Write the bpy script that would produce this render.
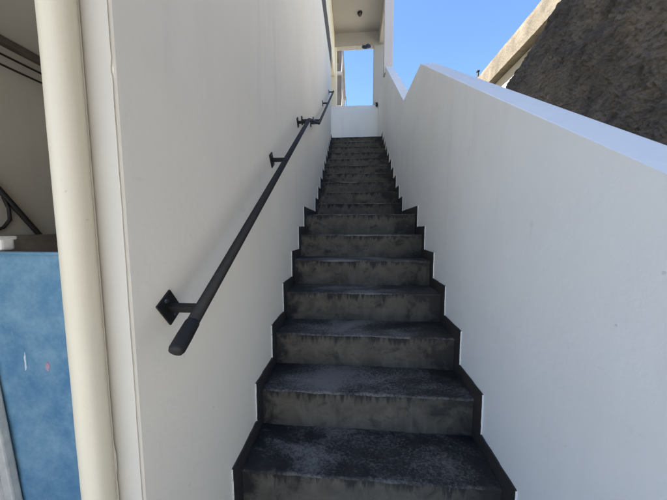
import bpy, bmesh, math, random
from mathutils import Vector, noise
R = math.radians
random.seed(7)
sc = bpy.context.scene
for o in list(bpy.data.objects):
    bpy.data.objects.remove(o)
COL = sc.collection

# ------------------------------------------------------------------ camera
cam = bpy.data.cameras.new('camera')
cam.sensor_fit = 'HORIZONTAL'
cam.sensor_width = 36.0
cam.lens = 36.0 * 250.9 / 667.0
cam.clip_start = 0.02
cam.clip_end = 1500
co = bpy.data.objects.new('camera', cam)
COL.objects.link(co)
co.location = (0.498, 0.0, -0.150)
co.rotation_euler = (R(90) - 0.0849, 0, 0.0765)
sc.camera = co

# ------------------------------------------------------------------ light
SUN_EL, SUN_AZ = R(48), R(268)          # azimuth clockwise from +Y: the sun stands to the left
world = bpy.data.worlds.new('World')
sc.world = world
world.use_nodes = True
wn = world.node_tree
bg = wn.nodes['Background']
sky = wn.nodes.new('ShaderNodeTexSky')
sky.sky_type = 'NISHITA'
sky.sun_disc = False
sky.sun_elevation = SUN_EL
sky.sun_rotation = SUN_AZ
sky.air_density = 1.0
sky.dust_density = 0.0
sky.ozone_density = 6.0
wn.links.new(sky.outputs[0], bg.inputs[0])
bg.inputs[1].default_value = 0.056
sl = bpy.data.lights.new('sun', 'SUN')
sl.energy = 5.0
sl.angle = R(0.53)
sl.color = (1.0, 0.94, 0.85)
so = bpy.data.objects.new('sun', sl)
COL.objects.link(so)
sd = Vector((math.sin(SUN_AZ) * math.cos(SUN_EL), math.cos(SUN_AZ) * math.cos(SUN_EL), math.sin(SUN_EL)))
so.rotation_euler = sd.to_track_quat('Z', 'Y').to_euler()
so.location = sd * 30
vs = sc.view_settings
vs.view_transform = 'Standard'
vs.look = 'None'
vs.gamma = 1.0
vs.use_curve_mapping = False
vs.exposure = 2.65
sc.render.engine = 'CYCLES'
sc.cycles.max_bounces = 8
sc.cycles.diffuse_bounces = 6

# ------------------------------------------------------------------ node helpers
class NT:
    def __init__(s, name):
        s.m = bpy.data.materials.new(name)
        s.m.use_nodes = True
        s.t = s.m.node_tree
        s.b = s.t.nodes['Principled BSDF']
    def n(s, kind, **kw):
        x = s.t.nodes.new('ShaderNode' + kind)
        for k, v in kw.items():
            setattr(x, k, v)
        return x
    def link(s, a, b):
        s.t.links.new(a, b)
    def put(s, sock, v):
        if hasattr(v, 'is_output'):
            s.link(v, sock)
        else:
            sock.default_value = v
    def pos(s):
        return s.n('NewGeometry').outputs['Position']
    def gen(s):
        return s.n('TexCoord').outputs['Generated']
    def mapping(s, v, scale=(1, 1, 1), rot=(0, 0, 0), loc=(0, 0, 0)):
        m = s.n('Mapping')
        s.link(v, m.inputs['Vector'])
        m.inputs['Scale'].default_value = scale
        m.inputs['Rotation'].default_value = rot
        m.inputs['Location'].default_value = loc
        return m.outputs[0]
    def noise(s, v, scale, detail=4, rough=0.55, dist=0.0):
        x = s.n('TexNoise')
        s.link(v, x.inputs['Vector'])
        x.inputs['Scale'].default_value = scale
        x.inputs['Detail'].default_value = detail
        x.inputs['Roughness'].default_value = rough
        x.inputs['Distortion'].default_value = dist
        return x.outputs['Fac']
    def ramp(s, v, lo, hi, a=0.0, b=1.0):
        x = s.n('MapRange')
        x.clamp = True
        s.put(x.inputs[0], v)
        x.inputs[1].default_value = lo
        x.inputs[2].default_value = hi
        x.inputs[3].default_value = a
        x.inputs[4].default_value = b
        return x.outputs[0]
    def math(s, op, a, b=0.0):
        x = s.n('Math', operation=op)
        s.put(x.inputs[0], a)
        s.put(x.inputs[1], b)
        return x.outputs[0]
    def mix(s, f, a, b):
        x = s.n('Mix', data_type='RGBA')
        s.put(x.inputs[0], f)
        for i, c in ((6, a), (7, b)):
            if isinstance(c, tuple):
                x.inputs[i].default_value = (*c, 1)
            else:
                s.link(c, x.inputs[i])
        return x.outputs[2]
    def sep(s, v):
        x = s.n('SeparateXYZ')
        s.link(v, x.inputs[0])
        return x.outputs
    def color(s, c):
        if isinstance(c, tuple):
            s.b.inputs['Base Color'].default_value = (*c, 1)
        else:
            s.link(c, s.b.inputs['Base Color'])
    def rough(s, r):
        s.put(s.b.inputs['Roughness'], r)
    def bump(s, h, dist, strength=1.0):
        x = s.n('Bump')
        x.inputs['Strength'].default_value = strength
        x.inputs['Distance'].default_value = dist
        s.link(h, x.inputs['Height'])
        s.link(x.outputs[0], s.b.inputs['Normal'])

def plaster(name, col, dirt=(0.42, 0.40, 0.37), grime=0.35, bumpd=0.004):
    """hand-trowelled painted plaster: faint lumps, dull blotches and a few scuffs"""
    t = NT(name)
    p = t.pos()
    blot = t.ramp(t.noise(p, 1.3, 5, 0.6), 0.42, 0.75)
    scuff = t.ramp(t.noise(t.mapping(p, (1, 1, 0.35)), 9, 6, 0.7), 0.66, 0.74)
    spot = t.ramp(t.noise(p, 27, 2, 0.5), 0.76, 0.80)
    f = t.math('MULTIPLY', blot, 0.22 * grime)
    f = t.math('ADD', f, t.math('MULTIPLY', scuff, 0.28 * grime))
    f = t.math('ADD', f, t.math('MULTIPLY', spot, 0.5 * grime))
    t.color(t.mix(f, col, dirt))
    streak = t.ramp(t.noise(t.mapping(p, (1, 1, 0.07)), 7, 5, 0.6), 0.55, 0.80)
    cloudy = t.ramp(t.noise(p, 0.55, 4, 0.6), 0.35, 0.65)
    f = t.math('ADD', f, t.math('MULTIPLY', t.math('MULTIPLY', streak, cloudy), 0.30 * grime))
    smear = t.ramp(t.noise(t.mapping(p, (1, 0.5, 1), (R(30), 0, 0)), 3.1, 7, 0.75), 0.66, 0.76)
    f = t.math('ADD', f, t.math('MULTIPLY', smear, 0.35 * grime))
    t.color(t.mix(f, col, dirt))
    t.rough(0.62)
    h = t.math('ADD', t.math('MULTIPLY', t.noise(p, 5, 3), 1.0), t.math('MULTIPLY', t.noise(p, 60, 4), 0.16))
    t.bump(h, bumpd * 3.0, 0.30)
    return t.m

def simple(name, col, rough=0.6, var=0.25, scale=20, bumpd=0.0, metal=0.0):
    t = NT(name)
    p = t.pos()
    n = t.noise(p, scale, 5, 0.6)
    dark = tuple(c * (1 - var) for c in col)
    lite = tuple(min(1, c * (1 + var)) for c in col)
    t.color(t.mix(t.ramp(n, 0.3, 0.7), dark, lite))
    t.rough(t.ramp(n, 0.3, 0.7, rough * 0.85, min(1, rough * 1.15)))
    t.b.inputs['Metallic'].default_value = metal
    if bumpd:
        t.bump(t.noise(p, scale * 3, 4), bumpd)
    return t.m

M = {}
M['white'] = plaster('white_wall_paint', (0.85, 0.81, 0.70), grime=0.6)
M['parapet'] = plaster('white_parapet_paint', (0.775, 0.81, 0.84), grime=0.75)
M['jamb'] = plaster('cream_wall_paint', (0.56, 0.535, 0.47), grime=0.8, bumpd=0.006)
M['cream'] = plaster('cream_post_paint', (0.76, 0.71, 0.58), grime=0.6)
M['greypost'] = plaster('dull_grey_post_paint', (0.38, 0.375, 0.365), grime=0.8)
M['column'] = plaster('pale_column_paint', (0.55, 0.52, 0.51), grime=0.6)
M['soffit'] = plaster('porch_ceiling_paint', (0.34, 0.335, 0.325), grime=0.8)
M['grey'] = plaster('grey_recess_plaster', (0.44, 0.43, 0.40), (0.2, 0.19, 0.18), 0.8)
M['darkbrown'] = simple('dark_brown_matte', (0.085, 0.073, 0.062), 0.8, 0.35, 14)  # batten and hoop brown, also the dark of the eave's shadow strip
M['black'] = simple('black_metal_paint', (0.006, 0.0057, 0.0055), 0.62, 0.3, 40, 0.0006)
M['steel'] = simple('grey_bolt_steel', (0.10, 0.10, 0.11), 0.4, 0.3, 80, 0, 0.8)
M['cable'] = simple('black_cable_rubber', (0.014, 0.013, 0.013), 0.6, 0.2, 40)
M['pvc'] = None
M['bluecloth'] = simple('dark_blue_cloth', (0.02, 0.045, 0.11), 0.9, 0.5, 40, 0.004)
M['whitebox'] = simple('white_plastic', (0.72, 0.72, 0.70), 0.5, 0.08, 30)
M['skirtedge'] = None

t = NT('cream_drainpipe_plastic')
p = t.pos()
run = t.ramp(t.noise(t.mapping(p, (1, 1, 0.05)), 40, 4), 0.45, 0.75)
fl = t.ramp(t.noise(p, 60, 3), 0.70, 0.74)
c = t.mix(t.math('MULTIPLY', run, 0.3), (0.68, 0.635, 0.505), (0.54, 0.48, 0.34))
c = t.mix(t.math('MULTIPLY', fl, 0.5), c, (0.42, 0.38, 0.30))
t.color(c); t.rough(0.42)
t.bump(t.noise(p, 30, 4), 0.002, 0.6)
M['pvc'] = t.m

t = NT('chipped_white_edge_paint')
p = t.pos()
t.color(t.mix(t.ramp(t.noise(p, 55, 4, 0.7), 0.56, 0.72), (0.70, 0.69, 0.66), (0.22, 0.21, 0.20)))
t.rough(0.7)
M['skirtedge'] = t.m

t = NT('black_skirting_paint')
p = t.pos()
w = t.ramp(t.noise(p, 18, 7, 0.7), 0.60, 0.78)
t.color(t.mix(w, (0.032, 0.030, 0.030), (0.085, 0.078, 0.070)))
t.rough(0.55)
t.bump(t.noise(p, 50, 4), 0.004, 0.6)
M['skirt'] = t.m

# worn black paint on the treads: grey scuffed patches where people walk
t = NT('worn_black_tread_paint')
p = t.pos()
x, y, z = t.sep(p)
g = t.sep(t.gen())
big = t.noise(t.mapping(p, (1, 1.5, 1.9)), 2.5, 8, 0.62, 0.5)
fine = t.noise(t.mapping(p, (1, 1.4, 1)), 75, 8, 0.8)
walk = t.ramp(t.math('ABSOLUTE', t.math('SUBTRACT', x, 0.52)), 0.15, 0.55, 0.06, -0.10)
mask = t.ramp(t.math('ADD', t.math('ADD', big, walk), t.math('MULTIPLY', t.math('SUBTRACT', fine, 0.5), 1.0)), 0.445, 0.66)
edge = t.ramp(t.math('ADD', g[1], t.math('MULTIPLY', t.math('SUBTRACT', t.noise(p, 30, 6, 0.7), 0.5), 0.55)), 0.0, 0.05, 1.0, 0.0)
chips = t.ramp(t.noise(t.mapping(p, (0.5, 1, 1)), 30, 6, 0.85), 0.68, 0.72)
c = t.mix(t.ramp(t.noise(p, 9, 5), 0.35, 0.7), (0.010, 0.009, 0.008), (0.026, 0.0235, 0.021))
c = t.mix(t.math('MULTIPLY', mask, 0.85), c, (0.20, 0.187, 0.175))
c = t.mix(t.math('MULTIPLY', t.math('MULTIPLY', edge, t.ramp(t.noise(p, 5, 4), 0.47, 0.66)), 0.6), c, (0.15, 0.14, 0.125))
c = t.mix(t.math('MULTIPLY', chips, 0.7), c, (0.42, 0.42, 0.41))
t.color(c)
t.rough(t.ramp(mask, 0, 1, 0.62, 0.9))
t.bump(t.math('ADD', t.noise(p, 22, 5), t.math('MULTIPLY', fine, 0.5)), 0.006, 0.7)
M['tread'] = t.m

# bare concrete risers, dirty, with black paint run down from the nosing and up from the tread below
t = NT('dirty_concrete_riser')
p = t.pos()
g = t.sep(t.gen())
drip = t.noise(t.mapping(p, (1, 1, 0.10)), 24, 5, 0.65)
cloud = t.noise(p, 7, 7, 0.65, 0.5)
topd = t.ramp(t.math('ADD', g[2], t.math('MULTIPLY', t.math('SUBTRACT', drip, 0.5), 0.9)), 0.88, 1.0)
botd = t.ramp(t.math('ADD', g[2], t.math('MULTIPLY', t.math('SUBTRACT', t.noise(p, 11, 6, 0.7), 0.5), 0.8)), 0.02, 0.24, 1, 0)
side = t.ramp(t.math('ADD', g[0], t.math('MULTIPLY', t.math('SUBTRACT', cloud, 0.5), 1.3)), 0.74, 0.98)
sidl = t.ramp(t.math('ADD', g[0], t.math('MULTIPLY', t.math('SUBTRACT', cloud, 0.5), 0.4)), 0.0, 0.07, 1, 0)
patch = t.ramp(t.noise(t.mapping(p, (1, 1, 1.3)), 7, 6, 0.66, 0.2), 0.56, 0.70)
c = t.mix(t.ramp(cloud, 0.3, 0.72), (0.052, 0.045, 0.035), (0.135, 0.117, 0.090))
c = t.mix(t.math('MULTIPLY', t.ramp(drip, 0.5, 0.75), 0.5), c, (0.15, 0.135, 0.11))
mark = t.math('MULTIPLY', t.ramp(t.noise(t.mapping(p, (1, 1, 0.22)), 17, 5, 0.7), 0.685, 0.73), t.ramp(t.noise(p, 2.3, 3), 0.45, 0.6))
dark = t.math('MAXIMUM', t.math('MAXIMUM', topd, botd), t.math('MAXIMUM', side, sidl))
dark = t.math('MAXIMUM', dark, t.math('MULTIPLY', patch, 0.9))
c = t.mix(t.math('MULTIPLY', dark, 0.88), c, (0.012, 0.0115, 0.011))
c = t.mix(t.math('MULTIPLY', mark, 0.6), c, (0.30, 0.29, 0.27))
t.color(c)
t.rough(0.85)
t.bump(t.math('ADD', cloud, t.math('MULTIPLY', t.noise(p, 70, 5), 0.3)), 0.008, 0.7)
M['riser'] = t.m

t = NT('scratched_blue_paint')
p = t.pos()
a = t.ramp(t.noise(p, 7, 9, 0.75, 0.0), 0.36, 0.66)
c = t.mix(a, (0.065, 0.20, 0.35), (0.20, 0.36, 0.48))
st = t.ramp(t.noise(t.mapping(p, (3, 3, 0.5), (0, R(20), 0)), 22, 8, 0.8), 0.60, 0.72)
c = t.mix(t.math('MULTIPLY', st, 0.5), c, (0.33, 0.45, 0.55))
ru = t.ramp(t.noise(p, 34, 4, 0.7), 0.71, 0.75)
c = t.mix(t.math('MULTIPLY', ru, 0.7), c, (0.05, 0.07, 0.11))
t.color(c); t.rough(0.42)
t.bump(t.noise(p, 8, 3), 0.006, 0.5)
M['blue'] = t.m

t = NT('dark_rough_rock')
p = t.pos()
ma = t.mapping(p, (1, 0.36, 1), (R(38), 0, 0))
a = t.math('ADD', t.noise(p, 1.1, 8, 0.65, 0.4), t.ramp(t.sep(p)[1], 1.6, 3.6, 0.12, -0.12))
b = t.noise(ma, 24, 12, 0.82, 0.0)
c = t.mix(t.ramp(a, 0.38, 0.62), (0.20, 0.183, 0.172), (0.55, 0.465, 0.37))
c = t.mix(t.ramp(b, 0.34, 0.56), (0.10, 0.094, 0.09), c)
c = t.mix(t.math('MULTIPLY', t.ramp(b, 0.58, 0.75), 0.5), c, (0.34, 0.29, 0.24))
t.color(c); t.rough(0.95)
t.bump(t.math('ADD', b, t.math('MULTIPLY', t.noise(p, 60, 9, 0.8), 0.6)), 0.09, 1.0)
M['rock'] = t.m

t = NT('weathered_concrete_coping')
p = t.pos()
c = t.mix(t.ramp(t.noise(p, 3.5, 7, 0.65), 0.35, 0.68), (0.06, 0.050, 0.035), (0.12, 0.102, 0.073))
c = t.mix(t.math('MULTIPLY', t.ramp(t.noise(t.mapping(p, (1, 1, 0.2)), 12, 6, 0.7), 0.58, 0.72), 0.6), c, (0.06, 0.05, 0.04))
t.color(c); t.rough(0.9)
t.bump(t.noise(p, 25, 6), 0.02, 0.8)
M['coping'] = t.m
M['nwall'] = plaster('pale_yellow_wall_paint', (0.46, 0.42, 0.33), (0.3, 0.26, 0.2), 0.6)
M['farwall'] = simple('far_house_render', (0.16, 0.13, 0.105), 0.9, 0.3, 2)
M['fartrim'] = simple('far_house_trim', (0.26, 0.24, 0.215), 0.9, 0.25, 3)

t = NT('concrete_ground')
p = t.pos()
c = t.mix(t.ramp(t.noise(p, 0.9, 7, 0.65), 0.35, 0.7), (0.20, 0.188, 0.17), (0.34, 0.32, 0.285))
t.color(c); t.rough(0.9)
t.bump(t.noise(p, 18, 6), 0.02, 0.6)
M['ground'] = t.m

# ------------------------------------------------------------------ mesh helpers
def obj(name, bm, mat, parent=None, smooth=False):
    me = bpy.data.meshes.new(name)
    bmesh.ops.recalc_face_normals(bm, faces=bm.faces)
    bm.to_mesh(me)
    bm.free()
    o = bpy.data.objects.new(name, me)
    COL.objects.link(o)
    for mm in (mat if isinstance(mat, (list, tuple)) else [mat]):
        me.materials.append(mm)
    if smooth:
        for f in me.polygons:
            f.use_smooth = True
    if parent:
        o.parent = parent
        o.matrix_parent_inverse = parent.matrix_basis.inverted()
    return o

def thing(name, label, cat, loc=(0, 0, 0), group=None):
    o = bpy.data.objects.new(name, None)
    o.empty_display_size = 0.1
    COL.objects.link(o)
    o.location = loc
    return tag(o, label, cat, group)

def tag(o, label, cat, group=None):
    o['label'] = label
    o['category'] = cat
    if group:
        o['group'] = group
    return o

def struct(o):
    o['kind'] = 'structure'
    return o

def box(bm, a, b, bevel=0.0, seg=2):
    """axis-aligned box between corners a and b, edges rounded"""
    n0 = set(bm.verts)
    r = bmesh.ops.create_cube(bm, size=1)
    vs_ = r['verts']
    for v in vs_:
        v.co = Vector([a[i] + (v.co[i] + 0.5) * (b[i] - a[i]) for i in range(3)])
    if bevel:
        es = list({e for v in vs_ for e in v.link_edges})
        bmesh.ops.bevel(bm, geom=es, offset=bevel, segments=seg, affect='EDGES', profile=0.5)

def prism_x(bm, pts, x0, x1, bevel=0.0):
    """polygon of (y, z) points extruded from x0 to x1"""
    a = [bm.verts.new((x0, y, z)) for y, z in pts]
    b = [bm.verts.new((x1, y, z)) for y, z in pts]
    f = [bm.faces.new(a), bm.faces.new(b[::-1])]
    n = len(pts)
    for i in range(n):
        f.append(bm.faces.new((a[i], b[i], b[(i + 1) % n], a[(i + 1) % n])))
    if bevel:
        es = list({e for q in f for e in q.edges})
        bmesh.ops.bevel(bm, geom=es, offset=bevel, segments=2, affect='EDGES', profile=0.5)

def tube(bm, pts, r, n=14, caps=True):
    """round tube along a polyline; r may be a list"""
    pts = [Vector(q) for q in pts]
    rings = []
    up = None
    for i, q in enumerate(pts):
        d = (pts[min(i + 1, len(pts) - 1)] - pts[max(i - 1, 0)]).normalized()
        if up is None:
            up = Vector((1, 0, 0)) if abs(d.x) < 0.9 else Vector((0, 0, 1))
        s = d.cross(up).normalized()
        up = s.cross(d).normalized()
        rr = r[i] if isinstance(r, (list, tuple)) else r
        rings.append([bm.verts.new(q + rr * (math.cos(2 * math.pi * k / n) * s + math.sin(2 * math.pi * k / n) * up)) for k in range(n)])
    for a, b in zip(rings, rings[1:]):
        for k in range(n):
            bm.faces.new((a[k], a[(k + 1) % n], b[(k + 1) % n], b[k]))
    if caps:
        bm.faces.new(rings[0][::-1])
        bm.faces.new(rings[-1])

def grid(bm, fn, nu, nv):
    vv = [[bm.verts.new(fn(i / nu, j / nv)) for j in range(nv + 1)] for i in range(nu + 1)]
    for i in range(nu):
        for j in range(nv):
            bm.faces.new((vv[i][j], vv[i + 1][j], vv[i + 1][j + 1], vv[i][j + 1]))

def nz(x, y, z, s=1.0):
    return noise.fractal(Vector((x * s, y * s, z * s)), 0.9, 2.0, 5)

# ------------------------------------------------------------------ dimensions read from the photograph
W = 1.135                # between the two black skirtings
XL, XR = -0.007, 1.142   # faces of the house wall and of the parapet
D, DL = 2.639, 0.785     # landing edge, landing depth
T1, R1 = 0.27, 0.2075    # lower flight
T2, R2 = 0.2647, 0.1892  # upper flight
GZ = -8 * R1             # ground
HTOP = 5.5               # house top, out of view, set so its shadow covers the rock
def step_y(k): return D + k * T1 if k <= 0 else D + DL + (k - 1) * T2
def step_z(k): return k * R1 if k <= 0 else k * R2
KTOP = 10
YB = 7.0                 # far parapet of the top landing

# ------------------------------------------------------------------ ground
bm = bmesh.new()
grid(bm, lambda u, v: Vector(((u - 0.5) * 900, (v - 0.5) * 900, GZ)), 30, 30)
struct(obj('ground', bm, M['ground']))

# ------------------------------------------------------------------ staircase
st = thing('concrete_staircase', 'steep concrete staircase with worn black painted treads between two white walls', 'staircase', (W / 2, 0.82, GZ))
for k in range(-7, KTOP + 1):
    y0, z1 = step_y(k), step_z(k)
    z0 = step_z(k - 1) if k != 1 else 0.0
    dep = (step_y(k + 1) - y0) if k < KTOP else 1.19
    # concrete body: front face with casting waves and chipped arris
    bm = bmesh.new()
    def front(u, v, y0=y0, z0=z0, z1=z1, k=k):
        X = u * (W - 0.002) + 0.001
        z = z0 - 0.004 + v * (z1 - z0 - 0.004)
        wob = 0.005 * nz(X, k * 3.1, z * 2, 5) + 0.003 * nz(X + 7, k, z, 22)
        return Vector((X, y0 + 0.006 + wob * (1 - abs(2 * u - 1) ** 8), z))
    grid(bm, front, 60, 12)
    box(bm, (0.001, y0 + 0.03, z0 - 0.15), (W - 0.001, y0 + dep + 0.02, z1 - 0.012))
    step = obj('step', bm, M['riser'], st, True)
    # painted layer on top, rounded and broken over the nosing
    bm = bmesh.new()
    def top(u, v, y0=y0, z1=z1, dep=dep, k=k):
        X = u * (W - 0.002) + 0.001
        lip = 0.005 + 0.006 * nz(X, k * 5.3, 0.2, 9)
        rad = 0.005
        s = v * (dep + lip + rad) - lip
        w = 0.0035 * nz(X, y0 + v * dep, k * 1.7, 7)
        fr = 0.006 * nz(X, k * 2.2, 1.0, 6) + 0.002 * nz(X, k, 4.0, 30)
        if s < 0:
            return Vector((X, y0 + fr, z1 - rad + s))
        if s < rad * 1.57:
            a = s / rad
            return Vector((X, y0 + fr + rad * (1 - math.cos(a)), z1 - rad + rad * math.sin(a) + w * min(1, s / 0.02)))
        return Vector((X, y0 + rad + (s - rad * 1.57), z1 + w))
    grid(bm, top, 80, 44)
    obj('painted_tread', bm, M['tread'], step, True)
    for o in (step,):
        pass

# black stepped skirting on both side walls, edges left white
def skirt_outline():
    a, b = 0.075, 0.078
    top = []
    for k in range(-7, KTOP + 1):
        y, z = step_y(k), step_z(k)
        nxt = step_y(k + 1) if k < KTOP else YB + 0.075
        top += [(y - a, z + b), (nxt - a, z + b)]
    bot = []
    for k in range(KTOP, -8, -1):
        y, z = step_y(k), step_z(k)
        nxt = step_y(k + 1) if k < KTOP else YB
        bot += [(nxt, z - 0.03), (y + 0.03, z - 0.03)]
    return top, bot
def skirting(xa, xb, seed):
    top, bot = skirt_outline()
    a, b = 0.075, 0.078
    pts = [(step_y(-7) - a, GZ - 0.02)] + top
    # finely divided ragged outline
    fine = []
    for (p0, p1) in zip(pts, pts[1:]):
        L = math.dist(p0, p1)
        n = max(2, int(L / 0.02))
        for i in range(n):
            s = i / n
            y, z = p0[0] + (p1[0] - p0[0]) * s, p0[1] + (p1[1] - p0[1]) * s
            d = 0.0035 * nz(y, z, seed, 14) + 0.002 * nz(y, z, seed + 3, 50)
            fine.append((y - d, z + d))
    fine.append(pts[-1])
    bm = bmesh.new()
    va = [bm.verts.new((xa, y, z)) for y, z in fine]
    vb = [bm.verts.new((xb, y, z)) for y, z in fine]
    # inner offset line, well inside the stair
    vc = [bm.verts.new((xa, y + 0.10, z - 0.105)) for y, z in fine]
    for i in range(len(fine) - 1):
        f = bm.faces.new((va[i], va[i + 1], vb[i + 1], vb[i]))
        f.material_index = 1 if abs(fine[i + 1][1] - fine[i][1]) > abs(fine[i + 1][0] - fine[i][0]) else 0
        bm.faces.new((va[i], vc[i], vc[i + 1], va[i + 1]))
    return obj('skirting', bm, [M['skirt'], M['skirtedge']], st)
skirting(0.0, XL - 0.004, 1.3)
skirting(W, XR + 0.004, 8.7)

# ------------------------------------------------------------------ house on the left
hs = thing('white_house', 'tall white plastered house whose long wall flanks the stairs on the left', 'house', (-2.5, 2.5, GZ))
bm = bmesh.new()
prism_x(bm, [(0.523, GZ - 0.05), (5.87, GZ - 0.05), (5.87, 3.38), (4.0, 3.40), (0.523, 3.40)], -0.170, XL, 0.006)
wall = obj('wall', bm, M['white'], hs)
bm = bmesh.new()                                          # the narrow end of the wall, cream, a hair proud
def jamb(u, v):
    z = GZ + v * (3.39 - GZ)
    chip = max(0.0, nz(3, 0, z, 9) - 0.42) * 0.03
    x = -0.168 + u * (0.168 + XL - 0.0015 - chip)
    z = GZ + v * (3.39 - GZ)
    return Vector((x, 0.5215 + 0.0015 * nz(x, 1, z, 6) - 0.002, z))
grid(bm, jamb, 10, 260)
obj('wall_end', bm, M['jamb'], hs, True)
bm = bmesh.new()                                          # upper storey, plus an unseen rear block added to keep sun off the porch
box(bm, (-5.5, -0.6, 0.95), (-0.172, 5.86, HTOP - 0.25))
box(bm, (-5.5, 5.861, GZ), (-0.9, 8.5, HTOP - 0.25))
box(bm, (-0.171, -0.6, 3.86), (XL - 0.003, 5.9, HTOP - 0.25))
obj('upper_storey_and_sun_block', bm, M['cream'], hs)
bm = bmesh.new()
box(bm, (-5.7, -0.7, HTOP - 0.25), (0.02, 8.7, HTOP), 0.02)
obj('roof', bm, M['coping'], hs)
bm = bmesh.new()  # dark strip standing in for the shadowed gap under the eave
def eave_shade(u, v):
    y = 3.6 + u * 2.33
    z = 3.395 + v * 0.46
    e = 0.03 * nz(y, 0, 0, 2.5) if v < 0.01 else 0
    return Vector((XL + 0.004 + 0.004 * nz(y, z, 0, 5), y, z + e))
grid(bm, eave_shade, 60, 6)
obj('eave_shade_strip', bm, M['darkbrown'], hs)
bm = bmesh.new()                                          # ground-floor recess: ceiling, side wall, back wall
box(bm, (-1.4, -0.6, 0.87), (-0.172, 3.0, 0.947))
obj('recess_ceiling', bm, M['grey'], hs)
bm = bmesh.new()
box(bm, (-1.6, -0.6, GZ - 0.05), (-1.401, 3.2, 0.948))
box(bm, (-1.4, 3.0, GZ - 0.05), (-0.172, 3.2, 0.948))
obj('recess_wall', bm, M['grey'], hs)
bm = bmesh.new()
box(bm, (-1.40, -0.55, 0.832), (-1.355, 2.99, 0.868), 0.004)
obj('ceiling_batten', bm, M['darkbrown'], hs)
bm = bmesh.new()
box(bm, (-1.399, -0.55, -0.60), (-1.33, 2.99, -0.185), 0.006)
obj('wall_ledge', bm, simple('brown_ledge_plaster', (0.17, 0.15, 0.13), 0.9, 0.25, 9, 0.004), hs)

# ------------------------------------------------------------------ drainpipe
dp = thing('drainpipe', 'thick cream drainpipe running up the end of the white house wall', 'drainpipe', (-0.098, 0.492, GZ))
bm = bmesh.new()
zz = [GZ + 0.02 + i * (0.868 - GZ - 0.02) / 60 for i in range(61)]
tube(bm, [(-0.0865 + 0.0020 * nz(0, 0, z, 1.1), 0.4905, z) for z in zz], [0.0290 + 0.0005 * nz(1, 1, z, 9) for z in zz], 48)
obj('pipe', bm, M['pvc'], dp, True)
bm = bmesh.new()                                          # ragged filler squeezed between pipe and wall
def fil(u, v):
    z = GZ + 0.05 + v * 2.45
    n1 = max(0.0, nz(0, 2, z, 2.2) + 0.5 * nz(4, 2, z, 15))
    a = (u - 0.5) * math.pi
    r = 0.003 + 0.010 * n1
    return Vector((-0.071 + r * math.sin(a), 0.5165 - r * math.cos(a) * 0.9, z))
grid(bm, fil, 8, 420)
obj('filler', bm, M['jamb'], dp, True)

# ------------------------------------------------------------------ blue gate panel in the recess
bp_ = thing('blue_panel', 'scratched blue painted sheet panel with a leaning white side post, left of the drainpipe', 'panel', (-0.5, 0.82, GZ))
bm = bmesh.new()
def bl(u, v):
    x = -1.05 + u * 0.875
    z = GZ + 0.03 + v * (-0.236 - GZ - 0.03)
    return Vector((x, 0.80 + 0.005 * nz(x, 2, z, 3), z + (0.006 * nz(x, 0, 0, 8) if v > 0.99 else 0)))
grid(bm, bl, 20, 40)
r = bmesh.ops.extrude_face_region(bm, geom=bm.faces[:])
for e in r['geom']:
    if isinstance(e, bmesh.types.BMVert):
        e.co.y += 0.03
obj('sheet', bm, M['blue'], bp_)
def leaning(x0, x1, y0, y1, ztop, lean):
    bm = bmesh.new()
    box(bm, (x0, y0, GZ), (x1, y1, ztop), 0.006)
    for v in bm.verts:
        v.co.x -= lean * (v.co.z - (-1.207)) 
    return bm
obj('side_post', leaning(-0.803, -0.766, 0.765, 0.793, -0.30, 0.085), simple('dirty_white_post_paint', (0.50, 0.50, 0.47), 0.6, 0.15, 18, 0.003), bp_)
obj('white_board', leaning(-1.02, -0.806, 0.755, 0.785, -0.78, 0.14), simple('white_board_paint', (0.78, 0.78, 0.78), 0.55, 0.06, 14, 0.002), bp_)
bm = bmesh.new()
tube(bm, [(-1.05, 0.79, -0.236), (-0.175, 0.79, -0.236)], 0.006, 10)
obj('top_rim', bm, M['blue'], bp_, True)
for (sx, sz, w, h, cc, nm) in ((-0.618, -0.655, 0.015, 0.032, (0.42, 0.28, 0.36), 'pink'), (-0.706, -0.640, 0.008, 0.075, (0.62, 0.68, 0.72), 'pale')):
    bm = bmesh.new()
    n_ = 26
    pts_ = [(sx + w * 0.5 * math.cos(i * 2 * math.pi / n_) * (1 + 0.6 * nz(math.cos(i * 6.283 / n_), math.sin(i * 6.283 / n_), w * 90, 2)), sz + h * 0.5 * math.sin(i * 2 * math.pi / n_) * (1 + 0.6 * nz(math.sin(i * 6.283 / n_), h * 50, math.cos(i * 6.283 / n_), 2))) for i in range(n_)]
    va = [bm.verts.new((x_, 0.7985 + 0.005 * nz(x_, 2, z_, 3), z_)) for x_, z_ in pts_]
    vb = [bm.verts.new((x_, 0.801, z_)) for x_, z_ in pts_]
    bm.faces.new(va)
    for i in range(n_):
        bm.faces.new((va[i], va[(i + 1) % n_], vb[(i + 1) % n_], vb[i]))
    obj('paint_smear', bm, simple(nm + '_paint_smear', cc, 0.6, 0.2, 60), bp_)
bm = bmesh.new()
box(bm, (-0.90, 0.792, -0.228), (-0.745, 0.835, -0.180), 0.010, 3)
box(bm, (-0.904, 0.788, -0.190), (-0.741, 0.839, -0.176), 0.005, 2)
o = obj('plastic_box', bm, M['whitebox'])
tag(o, 'small white plastic box lying on top of the blue panel', 'box')

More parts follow.
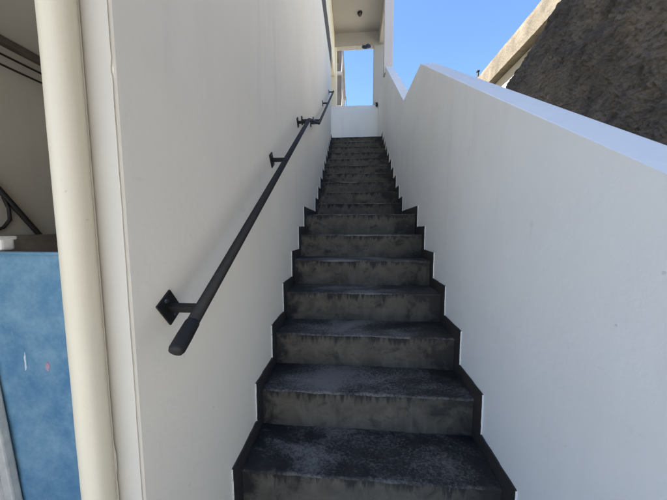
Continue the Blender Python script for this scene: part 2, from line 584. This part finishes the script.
# ------------------------------------------------------------------ cables in the recess
def cable(label, pts, r, group=None):
    bm = bmesh.new()
    tube(bm, pts, r, 8)
    return tag(obj('cable', bm, M['cable'], None, True), label, 'cable', group)
def sag(p0, p1, s, n=24):
    out = []
    for i in range(n + 1):
        u = i / n
        out.append(tuple(p0[j] + (p1[j] - p0[j]) * u - (s * 4 * u * (1 - u) if j == 2 else 0) for j in range(3)))
    return out
G = 'cables strung along the recess wall'
cable('thin black cable sagging just under the dark batten in the recess', sag((-1.37, -0.5, 0.83), (-1.37, 2.9, 0.83), 0.055), 0.006, G)
cable('lower thin black cable sagging below the other one in the recess', sag((-1.36, -0.5, 0.80), (-1.36, 2.9, 0.80), 0.085), 0.006, G)
cable('thick black cable slanting down the grey recess wall to the blue panel', [(-1.385, 0.62, 0.84), (-1.385, 0.82, 0.62), (-1.385, 1.02, 0.36), (-1.385, 1.12, 0.21), (-1.385, 1.22, 0.06), (-1.384, 1.32, -0.10), (-1.38, 1.43, -0.28), (-1.30, 1.50, -0.42), (-1.28, 1.52, -0.6)], 0.0135, G)
cable('short black cable looping beside the slanting thick cable', [(-1.387, 1.235, 0.02), (-1.387, 1.252, -0.04), (-1.387, 1.252, -0.10), (-1.387, 1.222, -0.145), (-1.387, 1.15, -0.17), (-1.387, 1.05, -0.184)], 0.008, G)

# ------------------------------------------------------------------ right-hand parapet
pw = None
bm = bmesh.new()
prof = [(-1.2, GZ - 0.05), (-1.2, -1.32), (0.583, -0.035), (2.633, 1.445), (3.46, 1.495), (5.45, 3.125), (7.25, 3.125), (7.25, GZ - 0.05)]
prism_x(bm, prof, XR, 1.283, 0.005)
o = obj('stair_parapet', bm, M['parapet'])
tag(o, 'thick white parapet wall with a sloping notched top on the right of the stairs', 'wall')

# ------------------------------------------------------------------ end wall of the top landing
bm = bmesh.new()
box(bm, (-0.30, YB - 0.02, 1.75), (XR - 0.002, YB + 0.14, 3.105), 0.005)
o = obj('landing_wall', bm, M['parapet'])
tag(o, 'low white wall closing the top landing at the head of the stairs', 'wall')

# ------------------------------------------------------------------ porch over the top landing
pr = thing('porch', 'open porch with cream posts and flat ceiling over the top landing', 'porch', (0.6, 6.3, 1.9))
ZC = 4.93
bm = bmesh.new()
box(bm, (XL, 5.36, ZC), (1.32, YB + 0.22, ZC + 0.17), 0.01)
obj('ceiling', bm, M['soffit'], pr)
bm = bmesh.new()
def bb(u, v):
    x = XL + u * 1.292
    z = 4.605 + v * (ZC - 4.605)
    return Vector((x, YB, z + (0.012 * nz(x, 0, 3, 7) if v < 0.01 else 0)))
grid(bm, bb, 40, 4)
r = bmesh.ops.extrude_face_region(bm, geom=bm.faces[:])
for e in r['geom']:
    if isinstance(e, bmesh.types.BMVert):
        e.co.y += 0.15
obj('beam', bm, M['soffit'], pr)
bm = bmesh.new()
box(bm, (1.145, 5.602, 4.62), (1.281, YB - 0.002, ZC - 0.001), 0.006)
obj('beam', bm, M['soffit'], pr)
bm = bmesh.new()
box(bm, (-0.20, 5.902, 3.87), (XL, YB - 0.002, ZC - 0.001), 0.006)
obj('beam', bm, M['cream'], pr)
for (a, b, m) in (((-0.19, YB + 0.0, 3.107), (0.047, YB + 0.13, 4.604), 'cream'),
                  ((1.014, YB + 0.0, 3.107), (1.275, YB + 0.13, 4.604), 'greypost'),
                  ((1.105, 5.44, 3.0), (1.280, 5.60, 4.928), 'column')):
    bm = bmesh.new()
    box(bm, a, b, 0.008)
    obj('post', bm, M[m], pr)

# lamp under the porch ceiling
lm = thing('ceiling_lamp', 'small round black lamp on the porch ceiling', 'lamp', (0.632, 6.40, ZC))
bm = bmesh.new()
tube(bm, [(0.632, 6.40, ZC), (0.632, 6.40, ZC - 0.03)], [0.06, 0.055], 24)
obj('base', bm, M['black'], lm, True)
bm = bmesh.new()
tube(bm, [(0.632, 6.40, ZC - 0.03 - 0.05 * math.sin(i * math.pi / 12)) for i in range(7)], [0.048 * math.cos(i * math.pi / 12.5) for i in range(7)], 24)
obj('globe', bm, simple('smoked_lamp_glass', (0.03, 0.03, 0.032), 0.2, 0.1, 5), lm, True)

# dark blue bundle under the far beam
bm = bmesh.new()
bmesh.ops.create_icosphere(bm, subdivisions=4, radius=1.0)
for v in bm.verts:
    c = v.co.copy()
    k = 1 + 0.45 * nz(c.x, c.y, c.z, 1.6)
    v.co = Vector((0.835 + c.x * 0.115 * k, YB + 0.03 + c.y * 0.05 * k, 4.594 + c.z * 0.036 * k + 0.012 * math.sin(c.x * 5)))
o = obj('cloth_bundle', bm, M['bluecloth'], None, True)
tag(o, 'dark blue crumpled bundle tucked under the far beam of the porch', 'bundle')

# knob on the corner of the end wall
bm = bmesh.new()
tube(bm, [(1.10, YB + 0.0 - 0.021, 3.07), (1.10, YB - 0.05, 3.07), (1.10, YB - 0.085, 3.065)], [0.022, 0.026, 0.034], 14)
tube(bm, [(1.10, YB - 0.06, 3.06), (1.10, YB - 0.06, 3.135)], [0.018, 0.03], 12)
o = obj('water_tap', bm, M['black'], None, True)
tag(o, 'small dark fitting at the right end of the landing wall under the post', 'fitting')

# ------------------------------------------------------------------ handrail
hr = thing('handrail', 'black metal pipe handrail fixed along the white house wall', 'handrail', (0.0, 0.6, -0.4))
RX = 0.085
key = [(0.552, -0.428), (2.406, 0.862), (3.11, 1.112), (5.40, 2.665)]
def rail_z(y):
    for (a, b) in zip(key, key[1:]):
        if y <= b[0]:
            return a[1] + (b[1] - a[1]) * (y - a[0]) / (b[0] - a[0])
    return key[-1][1]
def rail_slope(y):
    for (a, b) in zip(key, key[1:]):
        if y <= b[0]:
            return math.atan2(b[1] - a[1], b[0] - a[0])
    return 0
def smooth_path():
    pts = []
    V = [Vector((RX, y, z)) for y, z in key]
    for i, q in enumerate(V):
        if i in (0, len(V) - 1):
            pts.append(q)
        else:
            d0 = (V[i - 1] - q).normalized() * 0.035
            d1 = (V[i + 1] - q).normalized() * 0.035
            for s in range(5):
                u = s / 4
                pts.append((1 - u) ** 2 * (q + d0) + 2 * u * (1 - u) * q + u * u * (q + d1))
    return pts
bm = bmesh.new()
path = smooth_path()
tube(bm, path, 0.0162, 24)
obj('rail', bm, M['black'], hr, True)
bm = bmesh.new()
d = (path[1] - path[0]).normalized()
tube(bm, [path[0] + d * s for s in (0.065, 0.06, 0.02, -0.012, -0.020, -0.022)], [0.0165, 0.0182, 0.0192, 0.0190, 0.0155, 0.007], 24)
obj('end_cap', bm, M['black'], hr, True)
for by in (0.640, 1.56, 2.33, 2.52, 3.04, 3.24, 4.25, 5.32):
    z, s = rail_z(by), rail_slope(by)
    uu = Vector((0, math.cos(s), math.sin(s)))
    ww = Vector((0, -math.sin(s), math.cos(s)))
    c0 = Vector((0, by, z))
    def obox(bm, x0, x1, hu, hw, bev=0.0015):
        t0 = bmesh.new()
        box(t0, (x0, -hu, -hw), (x1, hu, hw), bev)
        for v in t0.verts:
            v.co = Vector((v.co.x, 0, 0)) + c0 + uu * v.co.y + ww * v.co.z
        me = bpy.data.meshes.new('tmp'); t0.to_mesh(me); t0.free()
        bm.from_mesh(me); bpy.data.meshes.remove(me)
    bm = bmesh.new()
    obox(bm, XL + 0.006, RX - 0.009, 0.006 if by > 1 else 0.008, 0.012)
    br = obj('bracket', bm, M['black'], hr)
    bm = bmesh.new()
    obox(bm, XL, XL + 0.006, 0.030, 0.040)
    pl = obj('plate', bm, M['black'], br)
    bm = bmesh.new()
    bm.free()
    for sgn in (-1, 1):
        bm = bmesh.new()
        q = c0 + ww * 0.028 * sgn
        tube(bm, [(XL + 0.006, q.y, q.z), (XL + 0.011, q.y, q.z)], [0.007, 0.0055], 6)
        obj('bolt', bm, M['steel'], br)

# ------------------------------------------------------------------ neighbour's wall and coping
nw = thing('neighbour_wall', 'sunlit pale wall with a heavy concrete coping beyond the dark rock', 'wall', (3.95, 6, GZ))
bm = bmesh.new()
box(bm, (4.0, -6, GZ - 0.05), (4.3, 22, 3.43))
obj('wall', bm, M['nwall'], nw)
bm = bmesh.new()
def cop(u, v):
    y = -6 + u * 28.2
    per = [(3.99, 3.425), (3.8, 3.435), (3.8, 3.62), (3.8, 3.80), (3.815, 3.895), (4.1, 3.90), (4.4, 3.90), (4.4, 3.425)]
    i = min(int(v * 7 + 1e-6), 6)
    f = v * 7 - i
    x = per[i][0] + (per[i + 1][0] - per[i][0]) * f
    z = per[i][1] + (per[i + 1][1] - per[i][1]) * f
    return Vector((x + 0.004 * nz(x, y, z, 2.5) + 0.004 * nz(x + 9, y, z, 14), y, z + 0.003 * nz(x + 3, y, z, 2.5) + 0.004 * nz(x, y, z, 14)))
grid(bm, cop, 900, 14)
obj('coping', bm, M['coping'], nw)
bm = bmesh.new()
tube(bm, [(3.88, 7.52, 3.89), (3.88, 7.52, 4.12)], 0.025, 12)
box(bm, (3.845, 7.485, 4.11), (3.915, 7.555, 4.15), 0.008)
o = obj('pipe_stub', bm, M['black'])
tag(o, 'short black pipe stub standing on the far coping above the parapet', 'pipe')

# ------------------------------------------------------------------ rough dark rock bank beside the parapet
def rock_top(y):
    t_ = 2.14 + 0.10 * nz(0, y, 5, 0.8)
    if y > 2.9:
        t_ -= 0.36 * ((y - 2.9) / 1.0) ** 1.6
    return t_
def rock(u, v):
    L1 = 8.0
    s = u * 9.6
    if s < L1:
        x, y, nx, ny = 2.6, -4.15 + s, -1, 0
    else:
        a = (s - L1) / 1.6
        x, y, nx, ny = 2.6 + 1.6 * a * (0.35 + 0.65 * a), 3.85 + 0.25 * math.sin(a * 1.5), -0.7 + 0.7 * a, 0.7
    top = rock_top(y)
    if v < 0.8:
        h = v / 0.8
        z = GZ - 0.1 + h * (top - GZ + 0.1)
        x += 0.10 * (h - 0.5) - 0.03
    else:
        h = (v - 0.8) / 0.2
        z = top + 0.10 * math.sin(h * 2.5) - 0.1 * h
        x += 0.02 + 1.35 * h
    edge_ = min(1.0, max(0.12, (3.6 - y) / 1.2))
    big = 0.10 * nz(x * 0.6, y, z, 0.9) * edge_
    q = (-y * 0.78 + z * 0.62, y * 0.62 + z * 0.78)
    mid = (0.03 * (0.5 - abs(nz(x * 0.5, q[0] * 0.55, q[1] * 1.3, 2.6))) + 0.022 * nz(x, q[0] * 0.4, q[1] * 1.5, 8)) * (0.4 + 0.6 * edge_)
    fine = 0.022 * (0.4 - abs(nz(x, q[0] * 0.35, q[1] * 1.5, 16))) + 0.018 * nz(x, q[0] * 0.8, q[1], 42)
    d_ = big + mid + fine
    return Vector((x + nx * d_, y + ny * d_ * 0.6, z + 0.5 * mid))
bm = bmesh.new()
grid(bm, rock, 520, 240)
o = obj('rock_bank', bm, M['rock'], None, False)
tag(o, 'rough dark brown rock face rising behind the white parapet', 'rock')

# ------------------------------------------------------------------ far house seen past the porch
fh = thing('far_house', 'distant brown house edge seen through the porch opening beside the cream post', 'house', (-3, 16, GZ))
bm = bmesh.new()
box(bm, (-6, 14, GZ), (-0.175, 20, 11.5), 0.02)
obj('wall', bm, M['farwall'], fh)
for z in (6.2, 7.9, 9.6):
    bm = bmesh.new()
    box(bm, (-6.1, 13.86, z), (-0.09, 20.1, z + 0.16), 0.02)
    obj('ledge', bm, M['fartrim'], fh)
bm = bmesh.new()
pts = [(-0.10 + 0.03 * nz(0, 0, z * 0.2, 1.5), 13.93, z * 0.2 - 1.6) for z in range(0, 62)]
tube(bm, pts, 0.05, 10)
obj('drainpipe', bm, M['fartrim'], fh, True)
ar = thing('wire_hoop', 'thin bent wire hoop standing beyond the landing wall', 'wire', (0.05, 13.9, 6.0))
bm = bmesh.new()
tube(bm, [(-0.02, 13.8, GZ), (-0.02, 13.8, 6.6)] + [(0.045 - 0.065 * math.cos(i * math.pi / 10), 13.8, 6.6 + 0.16 * math.sin(i * math.pi / 10)) for i in range(11)] + [(0.11, 13.8, 6.1)], 0.012, 8)
o2 = obj('hoop', bm, M['darkbrown'], ar, True)
